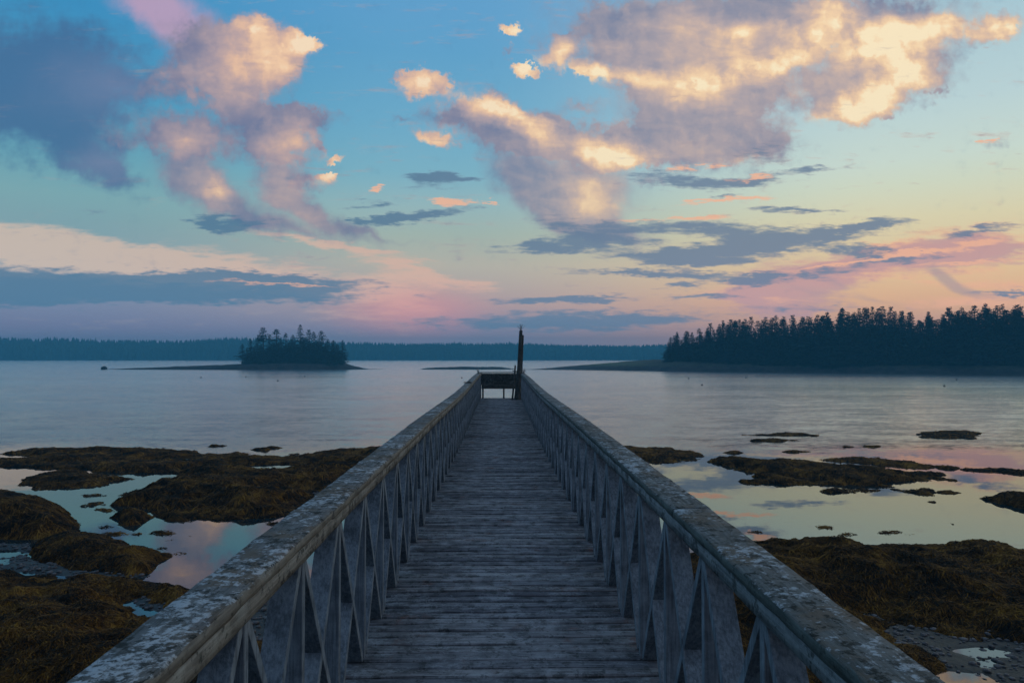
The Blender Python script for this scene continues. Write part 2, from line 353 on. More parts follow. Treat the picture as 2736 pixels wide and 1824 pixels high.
def wood(name, grain_axis, dark, light, lichen=0.3, moss=0.2, red=0.0, rough=.85, lich_col=(.42,.46,.46,1), plank=False, side=None, fs=1.0):
    m, T, bs = material(name)
    geo = T.n.new('ShaderNodeNewGeometry')
    co = geo.outputs['Position']
    info = T.n.new('ShaderNodeObjectInfo')
    off = T.vmath('SCALE', (13.1, 7.7, 3.3), scale=info.outputs['Random'])
    if not plank: co = T.vmath('ADD', co, off)
    sc3 = {'x': (4, 90, 90), 'y': (90, 4, 90), 'z': (90, 90, 4)}[grain_axis]
    g = T.noise(T.mapping(co, scale=sc3), 1.0, 4, .65)
    g2 = T.noise(co, 9.0, 5, .6)
    c = T.mix(T.smooth(T.math('MULTIPLY_ADD', g2, .6, T.math('MULTIPLY', g, .7)), .45, .85), dark, light)
    if plank:
        att = T.n.new('ShaderNodeAttribute'); att.attribute_name = 'tone'
        c = T.mix(1.0, c, T.ramp(att.outputs['Fac'], [(0, (.55,.55,.6,1)), (.5, (.9,.9,.92,1)), (1, (1.3,1.25,1.2,1))]), 'MULTIPLY')
    if plank:
        # trodden, paler middle of the walk
        wear = T.smooth(T.math('ABSOLUTE', T.math('SUBTRACT', T.sep(co)[0], .02)), .15, .75, 1.12, .78)
        c = T.mix(1.0, c, T.comb(wear, wear, wear), 'MULTIPLY')
    if red:
        rn = T.noise(co, 3.1, 6, .7)
        c = T.mix(T.smooth(rn, .56, .72, 0, red), c, (.16,.06,.035,1))
    if fs > 1:
        bn = T.noise(T.mapping(co, loc=(8,2,6)), 4.5, 5, .6)
        c = T.mix(T.smooth(bn, .48, .62, 0, .75), c, (.150,.118,.085,1))
    ln = T.noise(T.mapping(co, loc=(5,3,1), scale=(.4,1,1) if plank else (1,1,1)), 14.0*fs, 7, .72)
    ln2 = T.noise(T.mapping(co, loc=(1,8,1)), 3.5, 4, .6)
    fine = T.noise(T.mapping(co, loc=(7,1,4)), 60.0, 3, .6) if grain_axis != 'z' else .5
    lf = T.smooth(T.math('ADD', T.math('MULTIPLY_ADD', T.math('SUBTRACT', ln2, .5), .7, ln), T.math('MULTIPLY', T.math('SUBTRACT', fine, .5), .5)), .50, .64, 0, lichen)
    c = T.mix(lf, c, lich_col)
    mn = T.noise(T.mapping(co, loc=(2,9,4)), 11.0*fs, 6, .7)
    mf = T.smooth(T.math('MULTIPLY_ADD', T.math('SUBTRACT', fine, .5), .45, mn), .52, .62, 0, moss)
    c = T.mix(mf, c, (.012,.017,.014,1))
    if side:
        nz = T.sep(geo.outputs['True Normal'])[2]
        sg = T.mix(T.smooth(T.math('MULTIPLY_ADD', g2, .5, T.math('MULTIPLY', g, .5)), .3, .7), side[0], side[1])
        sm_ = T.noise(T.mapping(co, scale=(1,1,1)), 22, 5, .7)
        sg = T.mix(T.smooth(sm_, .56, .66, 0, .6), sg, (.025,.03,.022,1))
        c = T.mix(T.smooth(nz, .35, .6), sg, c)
    T.l.new(c, bs.inputs['Base Color']); bs.inputs['Roughness'].default_value = rough
    bs.inputs['Specular IOR Level'].default_value = .25
    hgt = T.math('ADD', T.math('MULTIPLY', g, .6), T.math('ADD', ln, T.math('MULTIPLY', mn, -.6)))
    bump(T, bs, hgt, .9, .006)
    return m
M = {}
M['deck'] = wood('weathered_deck_wood', 'x', (.075,.082,.094,1), (.25,.262,.285,1), .34, .6, .8, plank=True, lich_col=(.46,.50,.54,1))
M['rail_top'] = wood('lichened_rail_top_wood', 'y', (.055,.062,.058,1), (.20,.21,.21,1), .85, .9, .25, lich_col=(.50,.55,.58,1), side=((.14,.135,.118,1), (.34,.33,.285,1)), fs=1.9)  # side colours hold the warm light on the left cap
M['rail_top_cool'] = wood('lichened_rail_top_wood_cool', 'y', (.055,.062,.058,1), (.20,.21,.20,1), .8, .9, .35, lich_col=(.50,.55,.58,1), side=((.06,.08,.072,1), (.19,.23,.22,1)), fs=1.9)  # side colours mix dark moss with the cool light on the right cap
M['rail_side'] = wood('rail_side_wood', 'y', (.14,.135,.118,1), (.35,.34,.30,1), .35, .75, 0.0, lich_col=(.40,.42,.38,1))  # left bearer: warm sky light tinted into the wood colour
M['rail_side_blue'] = wood('rail_side_wood_cool', 'y', (.10,.12,.13,1), (.30,.33,.34,1), .35, .7, 0.0, lich_col=(.40,.44,.44,1))  # right bearer: same wood with blue sky light tinted into its colour
M['post'] = wood('blue_grey_post_wood', 'z', (.12,.145,.17,1), (.31,.365,.41,1), .06, .2, 0.0, lich_col=(.32,.36,.40,1))
M['pile'] = wood('old_pile_wood', 'z', (.03,.032,.032,1), (.12,.12,.11,1), .12, .5)
M['dark_wood'] = wood('dark_bench_wood', 'x', (.035,.036,.034,1), (.10,.10,.09,1), .25, .5)
def simple(name, a, b, scale, rough=.9, bs_=.4, bd=.02, spec=.3, axis=(1,1,1)):
    m, T, bs = material(name)
    co = T.n.new('ShaderNodeNewGeometry').outputs['Position']
    n = T.noise(T.mapping(co, scale=axis), scale, 6, .65)
    T.l.new(T.mix(T.smooth(n, .3, .7), a, b), bs.inputs['Base Color'])
    bs.inputs['Roughness'].default_value = rough; bs.inputs['Specular IOR Level'].default_value = spec
    bump(T, bs, n, bs_, bd)
    return m
M['mud'] = simple('wet_mud', (.016,.015,.014,1), (.05,.046,.042,1), 6, .55, .8, .04, .3)
M['pebble'] = simple('wet_pebble', (.03,.028,.03,1), (.16,.14,.14,1), 9, .5, .3, .01, .4)
M['rock'] = simple('shore_rock', (.018,.018,.018,1), (.06,.055,.05,1), .6, .9, .8, .3)
M['grass'] = simple('shore_grass', (.05,.075,.03,1), (.10,.12,.05,1), .5, .95, .5, .2)
M['needles'] = simple('spruce_needles', (.018,.035,.024,1), (.05,.075,.045,1), .8, .95, .3, .1)
M['bark'] = simple('spruce_bark', (.05,.042,.036,1), (.12,.10,.09,1), 3, .95, .3, .05)
M['metal'] = simple('dull_steel', (.20,.21,.22,1), (.35,.36,.37,1), 30, .45, .1, .002, .6)
M['buoy'] = simple('buoy_paint', (.05,.05,.06,1), (.14,.10,.09,1), 3, .5, .1, .01, .5)
def seaweed_mat():
    m, T, bs = material('rockweed')
    co = T.n.new('ShaderNodeNewGeometry').outputs['Position']
    n = T.noise(co, 1.1, 5, .6); f = T.noise(T.mapping(co, scale=(1,1,1)), 26, 5, .75, dist=1.2)
    w = T.noise(T.mapping(co, scale=(60, 9, 30), rot=(0,0,.5)), 1.0, 4, .7, dist=.8)
    mixf = T.math('ADD', T.math('MULTIPLY_ADD', n, 1.0, -.17), T.math('ADD', T.math('MULTIPLY', f, .35), T.math('MULTIPLY', T.math('SUBTRACT', w, .5), .5)))
    isl_ = T.n.new('ShaderNodeNewGeometry').outputs['Random Per Island']
    mixf = T.math('MULTIPLY_ADD', T.math('SUBTRACT', isl_, .5), .30, mixf)
    c = T.ramp(mixf, [(.30, (.006,.004,.002,1)), (.44, (.045,.022,.004,1)), (.58, (.19,.082,.012,1)), (.8, (.46,.235,.032,1))])
    T.l.new(c, bs.inputs['Base Color']); bs.inputs['Roughness'].default_value = .8
    bs.inputs['Specular IOR Level'].default_value = .12
    bump(T, bs, T.math('ADD', f, w), .9, .05)
    return m
M['weed'] = seaweed_mat()

def water_mat():
    m = bpy.data.materials.new('sea_water'); m.use_nodes = True
    T = NT(m.node_tree); T.n.clear()
    out = T.n.new('ShaderNodeOutputMaterial')
    co = T.n.new('ShaderNodeNewGeometry').outputs['Position']
    x, y, z = T.sep(co)
    # calm inside the weed beds, ruffled from about 33 m out, with smoother and rougher lanes
    ruffle = T.smooth(T.math('ADD', y, T.math('MULTIPLY', T.math('SUBTRACT', T.noise(co, .12, 3), .5), 9)), 30, 40)
    lanes = T.noise(T.mapping(co, scale=(.006, .055, 1)), 1.0, 4, .6)
    lane = T.smooth(lanes, .38, .62, .84, 1.0)
    amp = T.math('MULTIPLY_ADD', T.math('MULTIPLY', ruffle, lane), 1.0, .02)
    near = T.smooth(y, 30, 260, 1.0, .45)
    w1 = T.noise(T.mapping(co, scale=(.9, 2.3, 1), rot=(0,0,.2)), 2.2, 4, .6, dist=.4, color=True)
    w2 = T.noise(T.mapping(co, scale=(.22, .6, 1), rot=(0,0,-.3)), 1.3, 3, .5, color=True)
    a1 = T.math('MULTIPLY', T.math('MULTIPLY', amp, near), .19)
    tilt = T.vmath('ADD', T.vmath('SUBTRACT', w1, (.5,.5,.5)), T.vmath('SCALE', T.vmath('SUBTRACT', w2, (.5,.5,.5)), scale=.6))
    tilt = T.vmath('MULTIPLY', T.vmath('SCALE', tilt, scale=a1), (1, 1.6, 0))
    nrm = T.vmath('NORMALIZE', T.vmath('ADD', tilt, (0, 0, 1)))
    gl = T.n.new('ShaderNodeBsdfGlossy'); gl.inputs['Color'].default_value = (.95,.97,.97,1)
    T.put(gl.inputs['Roughness'], T.math('MULTIPLY_ADD', T.math('MULTIPLY', ruffle, lane), .22, .012)); T.l.new(nrm, gl.inputs['Normal'])
    df = T.n.new('ShaderNodeBsdfDiffuse'); df.inputs['Color'].default_value = (.012,.026,.032,1)
    fr = T.n.new('ShaderNodeFresnel'); fr.inputs['IOR'].default_value = 2.35
    mx = T.n.new('ShaderNodeMixShader'); T.l.new(fr.outputs[0], mx.inputs[0]); T.l.new(df.outputs[0], mx.inputs[1]); T.l.new(gl.outputs[0], mx.inputs[2])
    T.l.new(mx.outputs[0], out.inputs[0])
    return m
M['water'] = water_mat()

# ---------------------------------------------------------------- setting: water
wb = MB(); wb.add([(-900,-60,0),(900,-60,0),(900,1100,0),(-900,1100,0)], [(0,1,2,3)])
tag(wb.build('water', M['water']), kind='structure')

# ---------------------------------------------------------------- shore: polygons drawn on the tidal flat
SL = lambda pts: [(x/1.7193, 912+y/1.7193) for x, y in pts]            # lower left quadrant of the photo
SR = lambda pts: [(1368+x/1.7193, 912+y/1.7193) for x, y in pts]       # lower right quadrant

def poly_sd(X, Y, poly):
    """signed distance in metres, positive inside"""
    P = np.array(poly); n = len(P); d2 = np.full(X.shape, 1e9); ins = np.zeros(X.shape, bool)
    for i in range(n):
        ax, ay = P[i]; bx, by = P[(i+1) % n]
        ex, ey = bx-ax, by-ay; L = ex*ex+ey*ey+1e-12
        t = np.clip(((X-ax)*ex+(Y-ay)*ey)/L, 0, 1)
        d2 = np.minimum(d2, (X-ax-t*ex)**2+(Y-ay-t*ey)**2)
        c = ((ay > Y) != (by > Y)) & (X < ex*(Y-ay)/(ey if abs(ey) > 1e-9 else 1e-9)+ax)
        ins ^= c
    d = np.sqrt(d2); return np.where(ins, d, -d)

def weed_height(X, Y, poly, amp, slope, rough, seed, edge):
    warp = edge*(fbm(X*.9, Y*.9, 4, seed+40)+.6*fbm(X*3.1, Y*2.4, 3, seed+44))
    sd = poly_sd(X, Y, poly)+warp
    h = amp*(1-np.exp(-np.maximum(sd, 0)*slope/amp))+np.minimum(sd, 0)*.5
    n = fbm(X*.55, Y*.55, 3, seed); n2 = fbm(X*1.7, Y*1.7, 3, seed+5)
    ridg = 1-np.abs(fbm(X*.8+.3*n2, Y*.8, 4, seed+9))
    inside = np.clip(sd/.8, 0, 1)
    h = h + inside*(rough*(n*1.1+n2*.45)+rough*.9*(ridg-.8)) - .03 + .06*fbm(X*3.3, Y*3.3, 3, seed+13)
    return h

def weed_patch(name, poly_px, amp, slope=.5, rough=.12, seed=0, edge=.35, zproj=0.0, cell=.12, strands=0, slen=.3, kind='stuff', label=None, cat=None, group=None, near_y=0, smooth=True, cut=None):
    poly = [tuple(at(px, py, zproj)[:2]) for px, py in poly_px]
    P = np.array(poly); x0, y0 = P.min(0)-.6; x1, y1 = P.max(0)+.6
    nx = max(6, int((x1-x0)/cell)); ny = max(6, int((y1-y0)/cell))
    gx = np.linspace(x0, x1, nx); gy = np.linspace(y0, y1, ny)
    X, Y = np.meshgrid(gx, gy)
    def hh(X, Y):
        h = weed_height(X, Y, poly, amp, slope, rough, seed, edge)
        if cut:
            for cp in cut:
                h = np.minimum(h, .02-poly_sd(X, Y, cp)*.5-.12*fbm(X*2, Y*2, 3, 3)+ .0)
        return h
    Z = hh(X, Y)+.03*fbm(X*7, Y*7, 3, seed+60)
    keep = (Z[:-1,:-1] > -.12)|(Z[1:,1:] > -.12)|(Z[:-1,1:] > -.12)|(Z[1:,:-1] > -.12)
    idx = np.arange(nx*ny).reshape(ny, nx)
    F = np.stack([idx[:-1,:-1], idx[:-1,1:], idx[1:,1:], idx[1:,:-1]], -1)[keep]
    used = np.unique(F); remap = np.full(nx*ny, -1); remap[used] = np.arange(len(used))
    V = np.stack([X.ravel(), Y.ravel(), np.maximum(Z.ravel(), -.15)], -1)[used]
    F = remap[F]
    if strands:
        n = strands
        # denser close to the viewer
        t = rng.random(n*3); sx = x0+(x1-x0)*rng.random(n*3); sy = y0+(y1-y0)*t
        h = hh(sx, sy); m = np.where(h > -.035)[0][:n]
        sx, sy, h = sx[m], sy[m], h[m]; n = len(m)
        e = .12
        gxh = (hh(sx+e, sy)-hh(sx-e, sy))/(2*e); gyh = (hh(sx, sy+e)-hh(sx, sy-e))/(2*e)
        ang = np.arctan2(-gyh, -gxh)+rng.normal(0, .7, n)+1.2*fbm(sx*.8, sy*.8, 2, seed+90)
        dist = np.sqrt(sx**2+sy**2)
        L = slen*(.5+rng.random(n)); W = np.maximum(.007, dist*.0006)*(.6+rng.random(n))
        seg = 4; pts = []
        cx, cy = sx.copy(), sy.copy()
        for k in range(seg+1):
            z = hh(cx, cy)+.012+.035*np.sin(np.pi*k/seg)*rng.random(n)
            if k == seg: z = z-.01
            wv = W*(1-.55*k/seg)
            nxv, nyv = -np.sin(ang), np.cos(ang)
            lift = .35*wv*rng.random(n)
            pts.append(np.stack([cx+nxv*wv, cy+nyv*wv, z+lift], -1)); pts.append(np.stack([cx-nxv*wv, cy-nyv*wv, z-.0*lift], -1))
            ang = ang+rng.normal(0, .35, n)
            cx = cx+np.cos(ang)*L/seg; cy = cy+np.sin(ang)*L/seg
        PV = np.stack(pts, 1).reshape(-1, 3)
        base = (np.arange(n)*2*(seg+1))[:, None]+len(V)
        FF = np.concatenate([np.stack([base[:,0]+2*k, base[:,0]+2*k+1, base[:,0]+2*k+3, base[:,0]+2*k+2], -1) for k in range(seg)], 0)
        V = np.concatenate([V, PV]); F = np.concatenate([F, FF])
    me = np_mesh(name, V, F)
    if smooth: me.polygons.foreach_set('use_smooth', np.ones(len(me.polygons), bool))
    o = link_mesh(name, me, M['weed'])
    return tag(o, label, cat, group, kind if kind else None)

# large weed beds (nobody could count the strands)
weed_patch('seaweed_bed', SL([(-300,530),(0,520),(120,497),(300,490),(520,488),(700,497),(900,512),(1100,517),(1250,527),(1400,517),(1560,502),(1740,487),(2000,470),(2000,560),
    (1400,566),(1190,568),(1000,572),(900,580),(760,600),(590,606),(430,600),(280,584),(130,583),(0,578),(-300,570)]), .15, .25, .15, 3, .9, 0.0, .13, 30000, .5,
    cut=[[tuple(at(a_, b_)[:2]) for a_, b_ in SL(c_)] for c_ in (
        [(900,570),(1060,567),(1210,573),(1060,580)], [(1030,546),(1120,550),(1030,556)], [(-200,516),(90,517),(200,535),(100,542),(-200,540)], [(290,517),(430,521),(290,528)],
        [(470,511),(660,516),(500,521)], [(1220,524),(1430,516),(1300,534)], [(640,540),(760,543),(640,549)], [(200,556),(330,560),(200,566)], [(820,528),(900,530),(820,535)])])
weed_patch('seaweed_bed', SL([(500,742),(590,705),(580,685),(640,668),(700,650),(760,618),(900,590),(1000,585),(1190,582),(1330,590),(1400,565),(1500,550),(1640,520),(1740,500),(2000,500),(2000,640),
    (1700,640),(1520,670),(1390,690),(1440,720),(1370,785),(1200,808),(1050,802),(900,795),(740,790),(700,765),(650,745)]), .5, .42, .22, 8, .6, .10, .11, 30000, .4)
weed_patch('seaweed_bed', SL([(-500,1030),(0,1030),(200,1050),(400,1055),(560,1065),(700,1085),(830,1105),(915,1145),(870,1200),(840,1225),(640,1165),(560,1160),(640,1215),(760,1245),(1000,1300),(1500,1400),(1500,2300),(-500,2300)]),
    .55, .5, .26, 21, .3, .12, .06, 95000, .3)
weed_patch('seaweed_bed', SR([(-200,1100),(700,1000),(1000,920),(1090,912),(1200,905),(1300,918),(1450,924),(1500,928),(1580,918),(1700,918),(1850,910),(2000,920),(2150,930),(2352,955),(2700,990),(2700,1420),
    (2352,1365),(2200,1350),(2000,1330),(1900,1305),(1780,1285),(1700,1300),(1900,1400),(2010,1470),(1960,1540),(1980,1700),(1900,2300),(-200,2300)]),
    .5, .5, .24, 33, .25, .12, .06, 110000, .3)
weed_patch('seaweed_bed', SR([(300,460),(515,475),(600,482),(750,495),(900,515),(880,525),(820,545),(650,555),(600,548),(300,560)]), .25, .3, .12, 41, .6, .03, .09, 9000, .35)
weed_patch('seaweed_bed', SR([(890,545),(960,537),(1250,545),(1500,565),(1620,572),(1700,588),(1800,603),(1980,606),(1850,620),(1800,640),(1700,640),(1750,660),(1600,672),(1540,665),(1500,650),(1300,655),(1080,645),(1150,635),(1080,605),(1010,590),(1030,575)]),
    .25, .3, .14, 44, .8, .02, .09, 16000, .3)
# weed-hung rocks and clumps that stand apart
def E(cx, cy, rx, ry, n=12, seed=0):
    r = random.Random(seed); return [(cx+rx*math.cos(2*math.pi*k/n)*r.uniform(.75,1.15), cy-ry*math.sin(2*math.pi*k/n)*r.uniform(.75,1.15)) for k in range(n)]
TH = dict(kind=None)
weed_patch('seaweed_rock', SL([(-400,690),(0,690),(60,700),(200,720),(300,760),(350,800),(385,850),(300,880),(150,892),(0,890),(-400,900)]), .75, .9, .10, 51, .15, .12, .07, 9000, .35,
    kind=None, label='large rounded rock draped in brown rockweed at the left edge beside the channel', cat='rock')
weed_patch('seaweed_rock', SL([(130,945),(200,905),(300,885),(400,880),(520,905),(600,922),(680,940),(770,978),(700,1005),(690,1050),(600,1060),(400,1045),(200,1012),(130,985)]), .45, .6, .12, 55, .2, .06, .07, 12000, .35,
    kind=None, label='long low weed covered rock between the channel and the foreground weed bed', cat='rock')
weed_patch('seaweed_rock', SL([(512,800),(560,775),(620,765),(700,795),(640,833),(580,836)]), .42, 1.0, .06, 57, .08, .06, .05, 2600, .25,
    kind=None, label='small dome shaped rock hung with dark weed standing in the left channel', cat='rock')
weed_patch('seaweed_rock', SR([(2140,712),(2250,700),(2352,705),(2600,720),(2600,800),(2352,765),(2280,745)]), .4, .8, .08, 59, .15, .06, .07, 3000, .3,
    kind=None, label='dark weed covered rock at the right edge of the calm pool', cat='rock')
weed_patch('seaweed_rock', SL([(105,632),(160,608),(300,592),(400,606),(480,616),(620,630),(500,642),(460,660),(350,672),(170,667),(100,647)]), .22, .35, .10, 61, .5, .02, .09, 5000, .3,
    kind=None, label='flat weed covered ledge with a ragged edge across the head of the left channel', cat='rock')
clumps = [ # side, polygon, label
 ('L', E(435,706,75,8,seed=1), 'flat weed clump like a raft, upper middle of the left channel'),
 ('L', E(440,748,42,7,seed=2), 'small flat clump between the weed raft and the dome rock'),
 ('L', E(490,775,50,9,seed=3), 'low clump close above and left of the dome rock'),
 ('L', E(495,853,42,7,seed=4), 'crumbly dark clump with loose stones just below the dome rock'),
 ('L', E(560,886,85,6,seed=5), 'thin dark streak of weed under the dome rock beside the long rock'),
 ('L', E(740,880,68,11,seed=6), 'rounded weed clump in the middle of the left pool'),
 ('L', E(768,912,32,10,seed=7), 'small weed clump directly in front of the rounded pool clump'),
 ('L', E(820,822,88,13,seed=8), 'weed tongue reaching out from the large bed to the left pool'),
 ('L', E(887,896,24,4,seed=9), 'tiny weed tuft alone in the left pool'),
 ('L', E(790,973,55,4,seed=10), 'thin weed spit trailing from the end of the long rock'),
 ('L', E(750,950,30,5,seed=14), 'small clump off the shoulder of the long rock'),
 ('L', E(1238,838,48,4,seed=11), 'thin weed streak in the left pool close to the railing'),
 ('L', E(985,481,22,3,seed=12), 'speck of weed in open water beyond the left bed, the one farthest left'),
 ('L', E(1188,496,30,3,seed=13), 'weed streak just off the far edge of the left bed'),
 ('L', E(1250,491,22,3,seed=15), 'short weed streak off the left bed, the one nearest the pier'),
 ('L', E(405,756,34,5,seed=16), 'sliver of weed at the left bank of the channel above the small stones'),
 ('R', [(1370,684),(1540,676),(1680,685),(1610,690),(1520,697),(1420,692)], 'long narrow weed streak in the calm pool under the big weed island'),
 ('R', [(1770,686),(1900,680),(1950,690),(1880,708),(1820,700)], 'tapering weed streak right of the long narrow one in the calm pool'),
 ('R', E(1988,689,38,4,seed=17), 'thin dash of weed touching the tapering streak'),
 ('R', [(1840,434),(1900,416),(2050,410),(2200,421),(2130,436),(2100,448),(1880,446)], 'broad dark weed patch in the ruffled water far off on the right'),
 ('R', [(1060,431),(1250,422),(1440,430),(1360,436),(1200,434)], 'long weed line in the ruffled water, the farther of two'),
 ('R', E(1225,456,115,5,seed=18), 'long weed line in the ruffled water, the nearer of two'),
 ('R', E(1320,507,80,5,seed=19), 'weed streak between the ruffled water and the big weed island'),
 ('R', E(990,511,42,5,seed=20), 'short weed streak right beside the tip of the weed bed by the railing'),
 ('R', [(1370,545),(1600,536),(1800,550),(1950,575),(1900,584),(1750,578),(1600,560)], 'weed bar lying along the far side of the big weed island'),
 ('R', E(1690,577,36,5,seed=31), 'small weed spot between the big weed island and the bar behind it'),
 ('R', E(2010,580,48,4,seed=32), 'dash of weed off the end of the bar behind the big weed island'),
 ('R', [(2090,591),(2250,588),(2400,600),(2500,612),(2300,612),(2240,600)], 'weed streak running out of the picture on the right above the calm pool'),
 ('R', E(1610,484,75,3,seed=33), 'faint weed line in the ripples between the two patches'),
 ('R', E(1965,633,26,4,seed=34), 'small weed spot off the right tip of the big weed island'),
 ('R', E(1457,851,42,7,seed=21), 'small weed clump in the pool nearest the railing'),
 ('R', E(1515,887,52,5,seed=22), 'ragged weed clump lying closest to the foreground weed bed'),
 ('R', E(1733,878,46,7,seed=23), 'oval weed clump in the middle of the pool before the foreground bed'),
 ('R', E(1820,885,24,3,seed=24), 'thin weed tail just right of the oval clump'),
 ('R', E(2024,838,17,4,seed=25), 'tiny weed tuft alone on the right of the calm pool'),
 ('R', E(1110,875,24,3,seed=26), 'tiny weed strip beside the railing at the edge of the calm pool'),
 ('R', E(2310,846,14,3,seed=27), 'tiny weed speck at the right edge of the calm pool'),
 ('R', E(1930,739,13,2,seed=28), 'tiny weed speck below the tapering streak'),
]
for i, (side, pl, lab) in enumerate(clumps):
    far = np.mean([p[1] for p in pl]) < 700
    weed_patch('seaweed_clump', (SL if side == 'L' else SR)(pl), .10 if not far else .12, .35, .05, 70+i*3, .14 if not far else .5, 0.0, .05 if not far else .08, 500 if not far else 900, .2,
        kind=None, label=lab, cat='seaweed', group='weed clumps standing out of the water')

# tidal flat under and between the weed: mud at about water level, with puddles
mud_polys = [SL([(-300,930),(0,925),(130,930),(140,985),(200,1015),(400,1045),(600,1062),(720,1080),(400,1090),(0,1050),(-300,1050)]),
             SL([(560,1140),(640,1150),(760,1180),(860,1200),(900,1260),(760,1260),(640,1215)]),
             SR([(1600,1250),(1900,1290),(2100,1320),(2352,1350),(2900,1380),(2900,1900),(1750,1900),(1750,1600),(1750,1500),(1600,1420)]),
             SL([(1360,690),(1440,670),(1540,665),(1640,650),(1600,760),(1450,800),(1380,770),(1430,720)]),
             SL([(900,1250),(1300,1150),(1420,1150),(1420,1500),(900,1500)]),
             SR([(850,1100),(1050,1080),(1120,1200),(980,1260),(850,1200)])]
mud_w = [[tuple(at(px, py)[:2]) for px, py in p] for p in mud_polys]
puddles = [[tuple(at(a_, b_)[:2]) for a_, b_ in SR(c_)] for c_ in ([(2020,1420),(2150,1408),(2300,1425),(2290,1446),(2130,1450)], [(2140,1466),(2230,1465),(2220,1498),(2150,1492)], [(1960,1515),(2150,1535),(2220,1580),(2000,1590)], [(990,1135),(1060,1140),(1060,1200),(995,1200)])]
puddles += [[tuple(at(a_, b_)[:2]) for a_, b_ in SL(c_)] for c_ in ([(-80,955),(60,960),(130,975),(60,990),(-80,1000)], [(-80,1005),(30,1000),(20,1020),(-80,1030)])]
def flat_height(X, Y):
    s = np.full(X.shape, -9.0)
    for p in mud_w: s = np.maximum(s, poly_sd(X, Y, p))
    for p in puddles: s = np.minimum(s, -poly_sd(X, Y, p)*1.2+.02)
    return np.clip(s*.25, -.25, .035)+.035*fbm(X*1.1, Y*1.1, 4, 5)+.012*fbm(X*6, Y*6, 3, 8)-.012
gx = np.arange(-16, 16.01, .08); gy = np.arange(1.0, 26, .08)
X, Y = np.meshgrid(gx, gy); Z = flat_height(X, Y)
idx = np.arange(X.size).reshape(X.shape)
F = np.stack([idx[:-1,:-1], idx[:-1,1:], idx[1:,1:], idx[1:,:-1]], -1).reshape(-1, 4)
me = np_mesh('tidal_flat', np.stack([X.ravel(), Y.ravel(), Z.ravel()], -1), F)
tag(link_mesh('tidal_flat', me, M['mud']), kind='structure')
# pebbles
def pebbles():
    ico = bmesh.new(); bmesh.ops.create_icosphere(ico, subdivisions=1, radius=1.0)
    bv = np.array([v.co[:] for v in ico.verts]); bf = np.array([[v.index for v in f.verts] for f in ico.faces]); ico.free()
    Vs = []; Fs = []; n = 0
    for pw in mud_w:
        P = np.array(pw); lo = P.min(0); hi = P.max(0)
        cnt = int(min(9000, 90*(hi-lo)[0]*(hi-lo)[1]))
        x = lo[0]+(hi-lo)[0]*rng.random(cnt); y = lo[1]+(hi-lo)[1]*rng.random(cnt)
        ok = (poly_sd(x, y, pw) > -.05) & (y > 3) & (fbm(x*.9, y*.9, 3, 77) > -.25); x = x[ok]; y = y[ok]
        z = flat_height(x, y)
        for i in range(len(x)):
            s = .016+.035*rng.random()**3
            v = bv*(s*np.array([1+.5*rng.random(), 1+.5*rng.random(), .6]))*(1+.25*rng.random((len(bv),1)))
            Vs.append(v+np.array([x[i], y[i], z[i]+.2*s])); Fs.append(bf+n); n += len(bv)
    return np_mesh('pebbles', np.concatenate(Vs), np.concatenate(Fs))
tag(link_mesh('pebbles', pebbles(), M['pebble']), kind='stuff', label='loose wet pebbles on the mud between the weed beds', cat='pebbles')

# ---------------------------------------------------------------- pier
XL, XR = -.708, .734            # inner faces of the two railings
BAY = .60; NB = 44; Y0 = .85; YEND = 27.0
def sag(y):                      # the old deck is not quite level
    return .012*math.sin(y*.35)+.02*math.exp(-((y-14)/4)**2)*-1+.03*max(0,(y-18))/9
pier = empty('wooden_pier', (0, 0, 0))
tag(pier, 'long narrow weathered wooden pier with cross braced railings running out over the water', 'pier')
def deck():
    V = []; F = []; tone = []
    pw = .1; y = -1.2; i = 0; rr = random.Random(4)
    while y < YEND:
        w = pw-.015*rr.uniform(.6,1.4); zt = DECK+sag(y)+rr.uniform(-.004,.003); x0 = XL-.13+rr.uniform(-.015,.015); x1 = XR+.13+rr.uniform(-.015,.015)
        t = rr.random(); nseg = 16; b = .006
        prof = [(0, -.038), (0, -b), (b, 0), (w-b, 0), (w, -b), (w, -.038)]
        st = len(V); warp = rr.uniform(-.004,.004); ph = rr.uniform(0, 6)
        for k in range(nseg+1):
            x = x0+(x1-x0)*k/nseg; dz = .003*math.sin(ph+k*.5)+warp*abs(k/nseg-.5)*2
            for (py, pz) in prof:
                V.append((x, y+py+(rr.uniform(-.0025,.0025) if pz > -.03 else 0), zt+pz+dz)); tone.append(t)
        m = len(prof)
        for k in range(nseg):
            for j in range(m):
                j2 = (j+1) % m
                F.append((st+k*m+j, st+k*m+j2, st+(k+1)*m+j2, st+(k+1)*m+j))
        F.append(tuple(st+j for j in range(m))[::-1]); F.append(tuple(st+nseg*m+j for j in range(m)))
        y += pw; i += 1
    me = bpy.data.meshes.new('deck'); me.from_pydata(V, [], F); me.update()
    a = me.attributes.new('tone', 'FLOAT', 'POINT'); a.data.foreach_set('value', tone)
    bm = bmesh.new(); bm.from_mesh(me); bmesh.ops.recalc_face_normals(bm, faces=bm.faces); bm.to_mesh(me); bm.free()
    return link_mesh('deck', me, M['deck'], pier)
deck()
b = MB()
for x in (XL-.05, -.25, .27, XR+.05):
    b.box((x, (YEND-1.2)/2, DECK-.165), (.05, YEND+1.1, .24))
b.build('stringer', M['dark_wood'], pier)
for y in (6.2, 12.6, 19.0, 25.6):
    for x in (XL+.1, XR-.1):
        b = MB(); b.tube([(x*1.06, y, -.5), (x, y, 1.2), (x, y, DECK-.30)], [.14,.13,.12], 12, lump=.04); b.build('support_pile', M['pile'], pier)

